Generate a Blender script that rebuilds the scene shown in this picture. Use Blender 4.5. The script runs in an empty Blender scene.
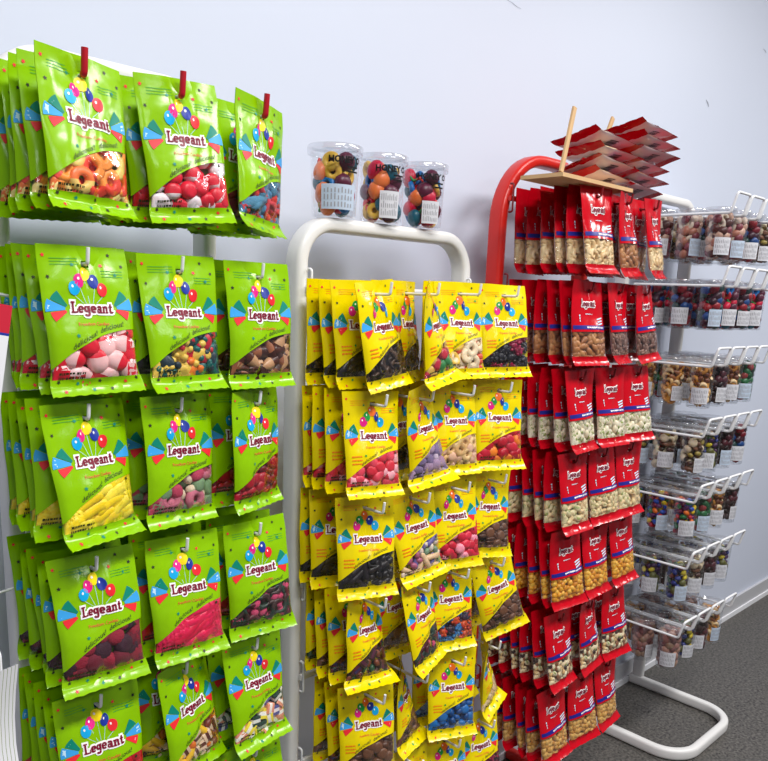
import bpy, math, random
from mathutils import Matrix, Vector, Euler
PI = math.pi
scene = bpy.context.scene
COL = scene.collection
CAMZ = 1.40                      # camera height above the floor; the wall runs along X, Y points into the wall

# ------------------------------------------------------------------ materials
def lin(c):
    return tuple(((v/255)/12.92 if v/255 <= 0.04045 else ((v/255+0.055)/1.055)**2.4) for v in c)
MATS = {}
def mat(name, rgb, rough=0.5, spec=0.5, metal=0.0, bump=0.0, bscale=60.0, var=0.0, vscale=8.0, coat=0.0, sss=0.0):
    if name in MATS: return MATS[name]
    m = bpy.data.materials.new(name); m.use_nodes = True
    nt = m.node_tree; b = nt.nodes['Principled BSDF']
    c = lin(rgb)
    b.inputs['Base Color'].default_value = (*c, 1)
    b.inputs['Roughness'].default_value = rough
    b.inputs['Specular IOR Level'].default_value = spec
    b.inputs['Metallic'].default_value = metal
    b.inputs['Coat Weight'].default_value = coat
    if sss:
        b.inputs['Subsurface Weight'].default_value = sss
        b.inputs['Subsurface Radius'].default_value = (0.006, 0.003, 0.002)
        b.inputs['Subsurface Scale'].default_value = 1.0
    if bump or var:
        tc = nt.nodes.new('ShaderNodeTexCoord')
    if bump:
        n = nt.nodes.new('ShaderNodeTexNoise'); n.inputs['Scale'].default_value = bscale; n.inputs['Detail'].default_value = 2
        bp = nt.nodes.new('ShaderNodeBump'); bp.inputs['Strength'].default_value = bump; bp.inputs['Distance'].default_value = 0.004
        nt.links.new(tc.outputs['Object'], n.inputs['Vector']); nt.links.new(n.outputs['Fac'], bp.inputs['Height'])
        nt.links.new(bp.outputs['Normal'], b.inputs['Normal'])
    if var:
        n2 = nt.nodes.new('ShaderNodeTexNoise'); n2.inputs['Scale'].default_value = vscale; n2.inputs['Detail'].default_value = 3
        mx = nt.nodes.new('ShaderNodeMix'); mx.data_type = 'RGBA'
        mx.inputs['A'].default_value = (*[max(0, v*(1-var)) for v in c], 1); mx.inputs['B'].default_value = (*[min(1, v*(1+var)) for v in c], 1)
        nt.links.new(tc.outputs['Object'], n2.inputs['Vector']); nt.links.new(n2.outputs['Fac'], mx.inputs['Factor'])
        nt.links.new(mx.outputs['Result'], b.inputs['Base Color'])
    MATS[name] = m
    return m

def clear_mat(name, tint=(255, 255, 255), gloss=0.12, rough=0.08, edge=0.5, bump=0.0, milk=0.0):
    """thin clear plastic film or cup wall: transparent with a fresnel-like sheen"""
    if name in MATS: return MATS[name]
    m = bpy.data.materials.new(name); m.use_nodes = True
    nt = m.node_tree; nt.nodes.remove(nt.nodes['Principled BSDF'])
    out = nt.nodes['Material Output']
    tr = nt.nodes.new('ShaderNodeBsdfTransparent'); tr.inputs['Color'].default_value = (*lin(tint), 1)
    gl = nt.nodes.new('ShaderNodeBsdfGlossy'); gl.inputs['Roughness'].default_value = rough; gl.inputs['Color'].default_value = (1, 1, 1, 1)
    lw = nt.nodes.new('ShaderNodeLayerWeight'); lw.inputs['Blend'].default_value = 0.35
    mp = nt.nodes.new('ShaderNodeMapRange'); mp.inputs['To Min'].default_value = gloss; mp.inputs['To Max'].default_value = edge
    mx = nt.nodes.new('ShaderNodeMixShader')
    nt.links.new(lw.outputs['Facing'], mp.inputs['Value']); nt.links.new(mp.outputs['Result'], mx.inputs['Fac'])
    nt.links.new(tr.outputs[0], mx.inputs[1]); nt.links.new(gl.outputs[0], mx.inputs[2])
    last = mx
    if milk:
        df = nt.nodes.new('ShaderNodeBsdfDiffuse'); df.inputs['Color'].default_value = (0.9, 0.9, 0.92, 1)
        m2 = nt.nodes.new('ShaderNodeMixShader'); m2.inputs['Fac'].default_value = milk
        nt.links.new(mx.outputs[0], m2.inputs[1]); nt.links.new(df.outputs[0], m2.inputs[2]); last = m2
    if bump:
        tc = nt.nodes.new('ShaderNodeTexCoord'); n = nt.nodes.new('ShaderNodeTexNoise'); n.inputs['Scale'].default_value = 70
        bp = nt.nodes.new('ShaderNodeBump'); bp.inputs['Strength'].default_value = bump; bp.inputs['Distance'].default_value = 0.004
        nt.links.new(tc.outputs['Object'], n.inputs['Vector']); nt.links.new(n.outputs['Fac'], bp.inputs['Height'])
        nt.links.new(bp.outputs['Normal'], gl.inputs['Normal'])
    nt.links.new(last.outputs[0], out.inputs['Surface'])
    MATS[name] = m
    return m

GREEN = mat('green_film', (134, 186, 0), 0.2, 0.4, bump=0.3, bscale=30)
YELLOW = mat('yellow_film', (228, 206, 0), 0.2, 0.4, bump=0.3, bscale=30)
RED = mat('red_film', (190, 4, 25), 0.2, 0.4, bump=0.35, bscale=30)
CLEAR = clear_mat('clear_film', gloss=0.05, rough=0.10, edge=0.42, bump=0.35)
INK = {k: mat('ink_'+k, c, 0.4, 0.3) for k, c in dict(
    maroon=(122, 6, 42), white=(250, 246, 246), cyan=(20, 168, 226), magenta=(226, 30, 132), yellow=(248, 222, 20), navy=(28, 52, 150),
    red=(232, 44, 52), orange=(240, 110, 20), green=(20, 150, 60), teal=(10, 130, 110), dark=(48, 52, 30), blue=(60, 160, 226), pale=(196, 228, 246), pink=(250, 190, 190),
    band=(30, 34, 128), black=(24, 22, 24), grey=(150, 150, 156)).items()}
WHITE_PAINT = mat('white_powder_coat', (226, 224, 222), 0.35, 0.5, bump=0.05, bscale=200)
RED_PAINT = mat('red_powder_coat', (208, 34, 24), 0.35, 0.5, bump=0.05, bscale=200)
WIRE_WHITE = mat('white_wire', (232, 232, 234), 0.3, 0.5)
WIRE_DARK = mat('red_wire', (120, 14, 22), 0.4, 0.5)
TIP_RED = mat('red_plastic_tip', (176, 14, 34), 0.35, 0.5)
WOOD = mat('pale_wood', (206, 168, 122), 0.6, 0.3, var=0.15, vscale=30)
CARD = mat('white_card', (226, 226, 230), 0.6, 0.3)
CUP = clear_mat('clear_cup_plastic', tint=(250, 251, 252), gloss=0.05, rough=0.06, edge=0.34)
LID = clear_mat('clear_lid_plastic', tint=(247, 248, 250), gloss=0.07, rough=0.12, edge=0.38, milk=0.06)

# ------------------------------------------------------------------ mesh helpers
class MB:
    def __init__(s): s.v = []; s.f = []; s.m = []; s.mats = []
    def slot(s, m):
        if m not in s.mats: s.mats.append(m)
        return s.mats.index(m)
    def add(s, vs, fs, m):
        o = len(s.v); k = s.slot(m)
        s.v += [tuple(p) for p in vs]; s.f += [tuple(i+o for i in f) for f in fs]; s.m += [k]*len(fs)
    def grid(s, rows, m, close_u=False, skip=None):
        nr, nc = len(rows), len(rows[0]); fs = []
        for i in range(nr-1):
            for j in range(nc if close_u else nc-1):
                if skip and skip(i, j): continue
                a, b = j, (j+1) % nc
                fs.append((i*nc+a, i*nc+b, (i+1)*nc+b, (i+1)*nc+a))
        s.add([p for r in rows for p in r], fs, m)
    def data(s, name, smooth=True, sharp=None):
        me = bpy.data.meshes.new(name); me.from_pydata(s.v, [], s.f)
        for m in s.mats: me.materials.append(m)
        me.polygons.foreach_set('material_index', s.m)
        if smooth: me.polygons.foreach_set('use_smooth', [True]*len(s.f))
        me.update()
        if sharp is not None and smooth:
            try: me.set_sharp_from_angle(angle=sharp)
            except Exception: pass
        return me
def link(name, data, parent=None, M=None, label=None, kind=None):
    o = bpy.data.objects.new(name, data); COL.objects.link(o)
    if parent is not None: o.parent = parent
    if M is not None: o.matrix_local = M
    if label: o['label'] = label
    if kind: o['kind'] = kind
    return o
def thing(name, label, cat, M=None, group=None, data=None):
    o = bpy.data.objects.new(name, data); COL.objects.link(o)
    if M is not None: o.matrix_world = M
    o['label'] = label; o['category'] = cat
    if group: o['group'] = group
    return o

def fillet(pts, r, seg=6):
    out = [Vector(pts[0])]
    for a, b, c in zip(pts, pts[1:], pts[2:]):
        a, b, c = Vector(a), Vector(b), Vector(c)
        d1, d2 = (a-b).normalized(), (c-b).normalized()
        ang = d1.angle(d2); rr = r
        t = rr/math.tan(ang/2)
        t = min(t, 0.49*(a-b).length if len(pts) > 3 else (a-b).length*0.9, 0.49*(c-b).length if len(pts) > 3 else (c-b).length*0.9); rr = t*math.tan(ang/2)
        cen = b+(d1+d2).normalized()*(rr/math.sin(ang/2))
        p1, p2 = b+d1*t, b+d2*t
        u, w = (p1-cen).normalized(), (p2-cen).normalized(); tot = u.angle(w)
        for i in range(seg+1):
            q = i/seg
            out.append(cen+(u*math.sin((1-q)*tot)+w*math.sin(q*tot))/math.sin(tot)*rr)
    out.append(Vector(pts[-1])); return out
def circ(r, n=8): return [(r*math.cos(2*PI*i/n), r*math.sin(2*PI*i/n)) for i in range(n)]
def rrect(w, d, r, n=3):
    out = []
    for cx, cy, a0 in ((w/2-r, d/2-r, 0), (-w/2+r, d/2-r, PI/2), (-w/2+r, -d/2+r, PI), (w/2-r, -d/2+r, 1.5*PI)):
        for i in range(n+1):
            a = a0+PI/2*i/n; out.append((cx+r*math.cos(a), cy+r*math.sin(a)))
    return out
def sweep(mb, path, sec, m, ref=None, closed=False, caps=True):
    """sec's second axis follows ref (a fixed vector) when given, otherwise a carried frame"""
    P = [Vector(p) for p in path]; n = len(P); rows = []
    nrm = None
    for i in range(n):
        if closed: t = (P[(i+1) % n]-P[i-1]).normalized()
        else: t = (P[min(i+1, n-1)]-P[max(i-1, 0)]).normalized()
        if ref is not None:
            b = Vector(ref); a = b.cross(t).normalized(); b = t.cross(a).normalized()
        else:
            if nrm is None:
                nrm = t.orthogonal().normalized()
            nrm = (nrm-t*nrm.dot(t)).normalized(); a = nrm; b = t.cross(a)
        k = 1.0
        if 0 < i < n-1 or closed:
            t1 = (P[i]-P[i-1]).normalized(); k = 1/max(0.5, t1.dot(t))
        rows.append([P[i]+a*x*k+b*y for x, y in sec])
    if closed: rows.append(rows[0])
    mb.grid(rows, m, close_u=True)
    if caps and not closed:
        nc = len(sec)
        mb.add(rows[0], [tuple(range(nc-1, -1, -1))], m); mb.add(rows[-1], [tuple(range(nc))], m)
def box(mb, lo, hi, m):
    x0, y0, z0 = lo; x1, y1, z1 = hi
    mb.add([(x0,y0,z0),(x1,y0,z0),(x1,y1,z0),(x0,y1,z0),(x0,y0,z1),(x1,y0,z1),(x1,y1,z1),(x0,y1,z1)],
           [(0,3,2,1),(4,5,6,7),(0,1,5,4),(1,2,6,5),(2,3,7,6),(3,0,4,7)], m)
def lathe(mb, prof, m, n=28, cap0=False, cap1=False):
    rows = [[(r*math.cos(2*PI*j/n), r*math.sin(2*PI*j/n), z) for j in range(n)] for r, z in prof]
    mb.grid(rows, m, close_u=True)
    if cap0: mb.add(rows[0], [tuple(range(n-1, -1, -1))], m)
    if cap1: mb.add(rows[-1], [tuple(range(n))], m)
def ellip(mb, c, r, m, nu=10, nv=7, R=None, mat2=None, jag=0.0, rnd=None):
    rows = []
    for i in range(nv+1):
        ph = -PI/2+PI*i/nv; row = []
        for j in range(nu):
            th = 2*PI*j/nu
            k = 1+(jag*(rnd.random()-.5) if rnd else 0)
            p = Vector((r[0]*math.cos(ph)*math.cos(th)*k, r[1]*math.cos(ph)*math.sin(th)*k, r[2]*math.sin(ph)*k))
            if R is not None: p = R @ p
            row.append(p+Vector(c))
        rows.append(row)
    if mat2 is None: mb.grid(rows, m, close_u=True)
    else:
        h = nv//2+1
        mb.grid(rows[:h+1], m, close_u=True); mb.grid(rows[h:], mat2, close_u=True)
def smooth(x): x = max(0., min(1., x)); return x*x*(3-2*x)

# ------------------------------------------------------------------ lettering: slab-serif strokes for the logo
def arc(cx, cy, rx, ry, a0, a1, w0, w1=None, n=10):
    """strip along an ellipse; stroke thick where vertical (w0), thin where horizontal (w1)"""
    w1 = w0*0.55 if w1 is None else w1; out = []
    for i in range(n+1):
        a = math.radians(a0+(a1-a0)*i/n); c, s = math.cos(a), math.sin(a)
        w = w0*abs(c)+w1*abs(s)
        out.append(((cx+(rx+w/2)*c, cy+(ry+w/2)*s), (cx+(rx-w/2)*c, cy+(ry-w/2)*s)))
    return out
def bar(x0, y0, x1, y1, w):
    dx, dy = x1-x0, y1-y0; L = math.hypot(dx, dy); nx, ny = -dy/L*w/2, dx/L*w/2; n = max(1, int(L/0.3))
    return [((x0+dx*i/n+nx, y0+dy*i/n+ny), (x0+dx*i/n-nx, y0+dy*i/n-ny)) for i in range(n+1)]
T, S = .24, .13
def glyph(ch):
    if ch == 'L': return .86, [bar(.22, 0, .22, 1, .22), bar(0, .95, .46, .95, S), bar(0, .055, .8, .055, S), bar(.75, 0, .75, .36, .1)]
    if ch == 'e': return .70, [arc(.33, .31, .23, .25, 0, 318, T, .12, 16), bar(.12, .31, .62, .31, .13)]
    if ch == 'g': return .74, [arc(.3, .34, .2, .21, 0, 360, T, .11, 16), bar(.54, -.1, .54, .6, T), bar(.5, .58, .72, .58, .09), arc(.32, -.1, .22, .16, 0, -170, T*.9, .12, 9)]
    if ch == 'a': return .72, [arc(.27, .19, .17, .14, 0, 360, .15, .1, 14), bar(.51, .0, .51, .45, T), arc(.34, .44, .17, .13, 0, 165, T*.9, .12, 8), bar(.5, .05, .72, .05, S)]
    if ch == 'n': return .84, [bar(.2, 0, .2, .58, T), bar(.6, 0, .6, .4, T), arc(.42, .38, .19, .19, 0, 150, T*.95, .13, 8), bar(.02, .05, .38, .05, S), bar(.44, .05, .8, .05, S), bar(.02, .56, .2, .56, S)]
    if ch == 't': return .56, [bar(.24, .1, .24, .84, T), bar(.02, .56, .48, .56, S), arc(.38, .16, .14, .11, 180, 350, T*.9, .12, 8)]
    return .4, []
def logo_strips(text='Legeant'):
    x = 0; out = []
    for ch in text:
        w, st = glyph(ch)
        for s in st: out.append([((a[0]+x, a[1]), (b[0]+x, b[1])) for a, b in s])
        x += w
    return x-.1, out
def fat(strip, d):
    out = []; n = len(strip)
    for i, (a, b) in enumerate(strip):
        mx, my = (a[0]+b[0])/2, (a[1]+b[1])/2
        vx, vy = a[0]-mx, a[1]-my; L = math.hypot(vx, vy) or 1e-6; k = (L+d)/L
        p, q = [mx+vx*k, my+vy*k], [mx-vx*k, my-vy*k]
        if i in (0, n-1):
            j = 1 if i == 0 else n-2
            ux, uy = mx-(strip[j][0][0]+strip[j][1][0])/2, my-(strip[j][0][1]+strip[j][1][1])/2; l = math.hypot(ux, uy) or 1e-6
            for z in (p, q): z[0] += ux/l*d; z[1] += uy/l*d
        out.append((p, q))
    return out
LOGO_W, LOGO = logo_strips()
def font_tris(text, size, bold=0.0):
    """lettering as triangles in the plane, from the built-in font"""
    cu = bpy.data.curves.new('lettering', 'FONT'); cu.body = text; cu.size = size; cu.resolution_u = 2; cu.offset = bold
    cu.align_x = 'CENTER'
    o = bpy.data.objects.new('lettering', cu); COL.objects.link(o)
    dg = bpy.context.evaluated_depsgraph_get(); me = bpy.data.meshes.new_from_object(o.evaluated_get(dg))
    vs = [(v.co.x, v.co.y) for v in me.vertices]; fs = [tuple(p.vertices) for p in me.polygons]
    bpy.data.objects.remove(o); bpy.data.curves.remove(cu); bpy.data.meshes.remove(me)
    return vs, fs

# ------------------------------------------------------------------ the pouches
class Pouch:
    """one filled film bag; origin at the upper edge of its hang hole; front looks to -Y"""
    def __init__(s, W, H, film, style, seed, tf=.015, tb=.011, twist=0., curl=.012, pinch=.07, pale_to=.6):
        s.pale_to = pale_to
        s.W, s.H, s.film, s.style, s.tf, s.tb, s.twist, s.curl, s.pinch = W, H, film, style, tf, tb, twist, curl, pinch
        r = random.Random(seed); s.r = r; s.ph = [r.uniform(0, 6.28) for _ in range(12)]
        s.hole = .018
        s.bow = r.uniform(-.004, .006); s.lean = r.uniform(-.004, .004)
        s.build()
    def prof(s, v): return smooth((v-.05)/.14)*(1-.62*smooth((v-.34)/.3))*(1-smooth((v-.70)/.25))
    def thick(s, u, v):
        e = max(0., 1-(2*u-1)**2)**.55
        return s.prof(v)*e
    def S(s, u, v, side, flat=False):
        ph = s.ph; t = s.thick(u, v); e = max(0., 1-(2*u-1)**2)
        x = (u-.5)*s.W*(1-s.pinch*s.prof(v))+s.lean*(math.sin(3*v)-.48)
        z = (v-1)*s.H+s.hole
        base = s.bow*math.sin(PI*v)+.0015*math.sin(5*u+ph[0])*math.sin(4*v+ph[1])
        cu = max(0., (.16-v)/.16); base -= s.curl*cu*cu
        ct = max(0., (v-.86)/.14); base += .003*math.sin(3.2*u+ph[2])*ct
        # gathered folds beside the seals and soft dents in the film
        w = .0026*math.sin(2*PI*5*u+ph[3])*math.exp(-((v-.14)/.06)**2)*e
        w += .0022*math.sin(2*PI*6*u+ph[4])*math.exp(-((v-.80)/.08)**2)*e
        w += .0018*math.sin(9*u+7*v+ph[5])*math.sin(6*v-5*u+ph[6])*e*smooth((v-.05)/.1)
        w += .0014*math.sin(2*PI*3*(u-.6*v)+ph[8])*e*smooth((.95-v)/.1)
        if side < 0: y = base-s.tf*t-w-.0004
        else: y = base+s.tb*t+w*.5+.0004
        if s.twist and not flat:
            a = s.twist*(v-.9); c, d = math.cos(a), math.sin(a); x, y = x*c-y*d, x*d+y*c
        return Vector((x, y, z))
    def room(s, x, z):
        """(lowest, highest) y free between the films at a place, films untwisted; None outside"""
        if not hasattr(s, 'tab'):
            s.tab = [[(s.S(i/32, j/64, -1, True).y, s.S(i/32, j/64, 1, True).y) for i in range(33)] for j in range(65)]
        v = min(.97, max(.0, 1+(z-s.hole)/s.H)); u = min(.999, max(0., x/(s.W*(1-s.pinch*s.prof(v)))+.5))
        i, j = int(u*32), int(v*64); a, b = u*32-i, v*64-j
        q = lambda k: (s.tab[j][i][k]*(1-a)+s.tab[j][i+1][k]*a)*(1-b)+(s.tab[j+1][i][k]*(1-a)+s.tab[j+1][i+1][k]*a)*b
        return q(0)+.0008, q(1)-.0006
    def keep(s, p):
        """a point of a sweet, pressed inside the films and turned with the pouch"""
        v = 1+(p.z-s.hole)/s.H
        if v < .062: v = .062+(v-.062)*.08; p.z = (v-1)*s.H+s.hole
        lim = s.W*(1-s.pinch*s.prof(v))*.478
        x = max(-lim, min(lim, p.x)); lo, hi = s.room(x, p.z)
        y = max(lo, min(hi, p.y)) if lo < hi else (lo+hi)/2
        if s.twist:
            a = s.twist*(v-.9); c, d = math.cos(a), math.sin(a); x, y = x*c-y*d, x*d+y*c
        return Vector((x, y, p.z))
    def N(s, u, v):
        h = .004
        du = s.S(min(1, u+h), v, -1)-s.S(max(0, u-h), v, -1); dv = s.S(u, min(1, v+h), -1)-s.S(u, max(0, v-h), -1)
        return du.cross(dv).normalized()
    def wtop(s, u):
        if s.style == 'nuts': return .40
        return .185+.25*(1-(1-min(1, u*1.02))**2.1)
    WB = .115
    def P(s, x, z, off):
        """a printed point: x from the middle, z down from the top edge, in metres"""
        u = min(.985, max(.015, x/s.W+.5)); v = min(.99, max(.01, 1-z/s.H))
        return s.S(u, v, -1)+s.N(u, v)*off
    def build(s):
        us = [0, .025, .07, .13, .2, .27, .34, .40, .458, .5, .542, .60, .66, .73, .8, .87, .93, .975, 1]
        hv0, hv1 = 1-.026/s.H, 1-.018/s.H
        low = [0, .02, .045, .06, .075, .095, s.WB]
        up = [0, .1, .2, .3, .4, .5, .6, .7, .8, .9, 1]
        top = [hv1, hv1+(1-hv1)*.35, hv1+(1-hv1)*.7, 1]
        nw = 9
        def column(u):
            vt = s.wtop(u)
            return (low+[s.WB+(vt-s.WB)*i/nw for i in range(1, nw+1)]+[vt+(hv0-vt)*q for q in up[1:]]+top)
        cols = [column(u) for u in us]
        nr = len(cols[0]); iw0 = len(low)-1; iw1 = iw0+nw; ih = iw1+len(up)-1
        mb = MB(); wb = MB()
        z_zig = lambda j: (.0012 if j % 2 else 0)
        for side in (-1, 1):
            rows = []
            for i in range(nr):
                row = []
                for j, u in enumerate(us):
                    p = s.S(u, cols[j][i], side)
                    if i == 0: p.z += z_zig(j)
                    row.append(p)
                rows.append(row)
            hole = lambda i, j: i == ih and us[j] >= .455 and us[j+1] <= .545
            if side < 0:
                mb.grid(rows, s.film, skip=lambda i, j: hole(i, j) or iw0 <= i < iw1)
                wb.grid(rows[iw0:iw1+1], CLEAR)
            elif s.style == 'nuts':
                pale = mat('pale_back_film', (232, 212, 218), 0.22, 0.5, bump=.2, bscale=38)
                rows = [r[::-1] for r in rows]; kp = iw1+4 if s.pale_to < .8 else iw1+len(up)-1
                mb.grid(rows[:iw0+1], s.film); mb.grid(rows[iw0:kp+1], pale); mb.grid(rows[kp:], s.film, skip=lambda i, j: hole(i+kp, j))
            else:
                rows = [r[::-1] for r in rows]
                mb.grid(rows, s.film, skip=hole)
        s.mb = mb
        (s.print_nuts if s.style == 'nuts' else s.print_sweets)()
        s.body = mb.data('pouch'); s.win = wb.data('window_film')
    # -- print
    def strip(s, strip, f, off, m):
        rows = [[s.P(*f(*a), off), s.P(*f(*b), off)] for a, b in strip]
        s.mb.grid(rows, m)
    def blob(s, x, z, rx, rz, m, off=.0007, n=14):
        vs = [s.P(x, z, off)]; fs = []
        for k, q in enumerate((.55, 1)):
            for i in range(n):
                a = 2*PI*i/n; vs.append(s.P(x+rx*q*math.cos(a), z-rz*q*math.sin(a), off))
        for i in range(n):
            j = (i+1) % n; fs += [(0, 1+i, 1+j), (1+i, 1+n+i, 1+n+j, 1+j)]
        s.mb.add(vs, fs, m)
    def star(s, x, z, r, m):
        a0 = s.r.random(); vs = [s.P(x, z, .0006)]
        for i in range(10):
            a = a0+2*PI*i/10; q = r if i % 2 == 0 else r*.5
            vs.append(s.P(x+q*math.cos(a), z-q*math.sin(a), .0006))
        s.mb.add(vs, [(0, 1+i, 1+(i+1) % 10) for i in range(10)], m)
    def quad(s, x0, z0, x1, z1, m, off=.0007, nx=4, nz=1):
        s.mb.grid([[s.P(x0+(x1-x0)*i/nx, z1+(z0-z1)*k/nz, off) for i in range(nx+1)] for k in range(nz+1)], m)
    def dashes(s, x0, x1, z, h, m, seed, off=.0008):
        """a line of print too small to read"""
        r = random.Random(seed); x = x0
        while x < x1:
            w = r.uniform(.0012, .0034); s.quad(x, z, min(x1, x+w), z+h*r.uniform(.7, 1), m, off, 1); x += w+r.choice((.0007, .0007, .0022))
    def text(s, tris, x, z, m, rot=0., off=.0008, bend=None):
        vs, fs = tris; c, d = math.cos(rot), math.sin(rot)
        out = []
        for px, py in vs:
            X, Z = px*c-py*d, px*d+py*c
            if bend: Z += bend(X)
            out.append(s.P(x+X, z-Z, off))
        s.mb.add(out, fs, m)
    def logo(s, x, z, h, width, m_in, m_out, rot=0., out=.16):
        kx = width/LOGO_W; c, d = math.cos(rot), math.sin(rot)
        def f(px, py):
            X, Z = (px-LOGO_W/2)*kx, (py-.4)*h
            return x+X*c-Z*d, z-(X*d+Z*c)
        for st in LOGO:
            s.strip(fat(st, out), f, .0009, m_out)
        for st in LOGO: s.strip(st, f, .0019, m_in)
    def fan(s, x, z, R, dirs, m, a0, a1):
        rows = []
        for i in range(4):
            q = .22+.78*i/3
            rows.append([s.P(x+R*q*math.cos(math.radians(a0+(a1-a0)*j/3)), z-R*q*math.sin(math.radians(a0+(a1-a0)*j/3)), .0007) for j in range(4)])
        s.mb.grid(rows if dirs > 0 else [r[::-1] for r in rows], m)
    def print_sweets(s):
        W, H = s.W, s.H; g = s.style == 'green'
        # balloons on strings above the logo
        bc = ('cyan', 'magenta', 'yellow', 'navy', 'red') if g else ('magenta', 'green', 'orange', 'navy', 'cyan')
        bx = (-.175, -.115, -.035, .05, .135); bz = (.285, .235, .19, .24, .295)
        for x, z, c in zip(bx, bz, bc):
            rx, rz = (.0068, .0084)
            s.strip(bar(x*W, z*H+rz, x*W*.45, .385*H, .0005), lambda a, b: (a, b), .0006, INK['pale'] if g else INK['yellow'])
            s.blob(x*W, z*H, rx, rz, INK[c], .0010)
            s.blob(x*W-.0018, z*H-.0024, .0013, .0018, INK['white'], .0013, 8)
        # firework fans on both sides
        for sx in (-1, 1):
            x, z = sx*.235*W, .425*H
            for (a0, a1, c, R) in ((30, 60, 'teal', .026), (-4, 27, 'blue', .029), (-36, -7, 'red', .024)):
                A0, A1 = (a0, a1) if sx > 0 else (180-a0, 180-a1)
                s.fan(x, z, R, sx, INK[c], A0, A1)
            s.star(x+sx*.0225, z-.0055, .0062, INK['pale']); s.star(x+sx*.015, z-.0125, .0030, INK['pale']); s.star(x+sx*.0175, z+.0065, .0030, INK['pink'])
        s.logo(0, .42*H, .0136, .46*W, INK['maroon'], INK['white'], rot=-.03, out=.17)
        s.text(TXT_A, 0, .535*H, INK['red'])
        crv = lambda X: (s.wtop(min(1, max(0, X/W+.5)))-s.wtop(.5))*H
        s.text(TXT_B, .004, (1-s.wtop(.5))*H-.005, INK['dark'], bend=crv)
        for k, (x, z, c) in enumerate(((-.44, .07, 'red'), (-.16, .13, 'teal'), (.17, .13, 'red'), (.42, .13, 'dark'), (.33, .19, 'teal'), (-.42, .21, 'dark'), (-.2, .60, 'teal'),
                                      (.38, .59, 'dark'), (-.42, .9, 'dark'), (-.22, .915, 'teal'), (.02, .905, 'dark'), (.3, .92, 'red'), (-.35, .968, 'red'), (.14, .965, 'dark'),
                                      (.43, .90, 'dark'), (.28, .055, 'dark'), (-.05, .965, 'teal'))):
            if not g: c = {'teal': 'green'}.get(c, c)
            s.star(x*W, z*H, .0028, INK[c])
        for q in range(3):   # small print across the top seal
            s.quad(-.38*W, .088*H+q*.0035, -.09*W, .088*H+q*.0035+.0006, INK['green'] if g else INK['orange'])
            s.quad(.16*W, .165*H+q*.0035, .42*W, .165*H+q*.0035+.0006, INK['green'] if g else INK['orange'])
        for q in range(2): s.dashes(-.43*W, -.15*W, .838*H+.0055*q, .0030, INK['dark'], q)
        if not g:
            for q in range(3): s.dashes(-.42*W, -.26*W, .60*H+.006*q, .0026, INK['orange'], q)
    def print_nuts(s):
        W, H = s.W, s.H
        s.logo(-.05*W, .27*H, .0140, .43*W, INK['maroon'], INK['white'], 0, .17)
        s.dashes(-.12*W, .10*W, .385*H, .0022, INK['pale'], 1)
        s.quad(-.495*W, .525*H, .495*W, .572*H, INK['band'], .0007, 14, 2)
        s.dashes(-.16*W, .40*W, .540*H, .0036, INK['white'], 2, .0011)
        for k in range(3):
            s.blob(-.31*W, .41*H+k*.006, .0028-.0007*k, .0022, INK['pale'], .0008, 8)
        s.strip(bar(-.31*W, .40*H, -.31*W, .475*H, .0009), lambda a, b: (a, b), .0008, INK['pale'])
        for q in range(3): s.strip(bar(.20*W, .452*H+.006*q, .40*W, .43*H+.006*q, .003), lambda a, b: (a, b), .0008, INK['pale'])
        # bar code and fine print on the back, on the pale film
        def B(u, v): return s.S(u, v, 1)+Vector((0, .0008, 0))
        for k in range(9):
            u0 = .60+.034*k; w = (.02, .012, .024)[k % 3]
            s.mb.grid([[B(u0+w, v), B(u0, v)] for v in (.42, .48, .54, .60)], INK['black'])
        for k in range(6):
            v = .36+.022*k; s.mb.grid([[B(1-q, v), B(1-q, v+.005)] for q in (.2, .4, .6, .8)], INK['grey'])
TXT_A = font_tris('Freedom Candies', .0058)
TXT_B = font_tris('delicious!  delicious!', .0088)
POUCH = {}
for k in range(4):
    POUCH['green', k] = Pouch(.117, .180, GREEN, 'green', 11+k, twist=(0, .10, -.10, .04)[k], curl=(.014, .010, .017, .012)[k])
for k in range(5):
    POUCH['yellow', k] = Pouch(.116, .180, YELLOW, 'yellow', 31+k, twist=(0, .14, -.14, .05, .5)[k], curl=(.012, .008, .016, .012, .02)[k], pinch=(.07, .07, .09, .06, .2)[k])
for k in range(4):
    POUCH['nuts', k] = Pouch(.122, .188, RED, 'nuts', 51+k, twist=(0, .12, -.12, .4)[k], curl=(.014, .010, .012, .014)[k], tf=.016, tb=.011, pinch=(.07, .06, .08, .2)[k])

for k in range(3):
    POUCH['flat', k] = Pouch(.120, .175, RED, 'nuts', 71+k, twist=(0, .1, -.1)[k], curl=(.006, -.004, .008)[k], tf=.0115, tb=.0085, pinch=.05, pale_to=.88)

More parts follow.
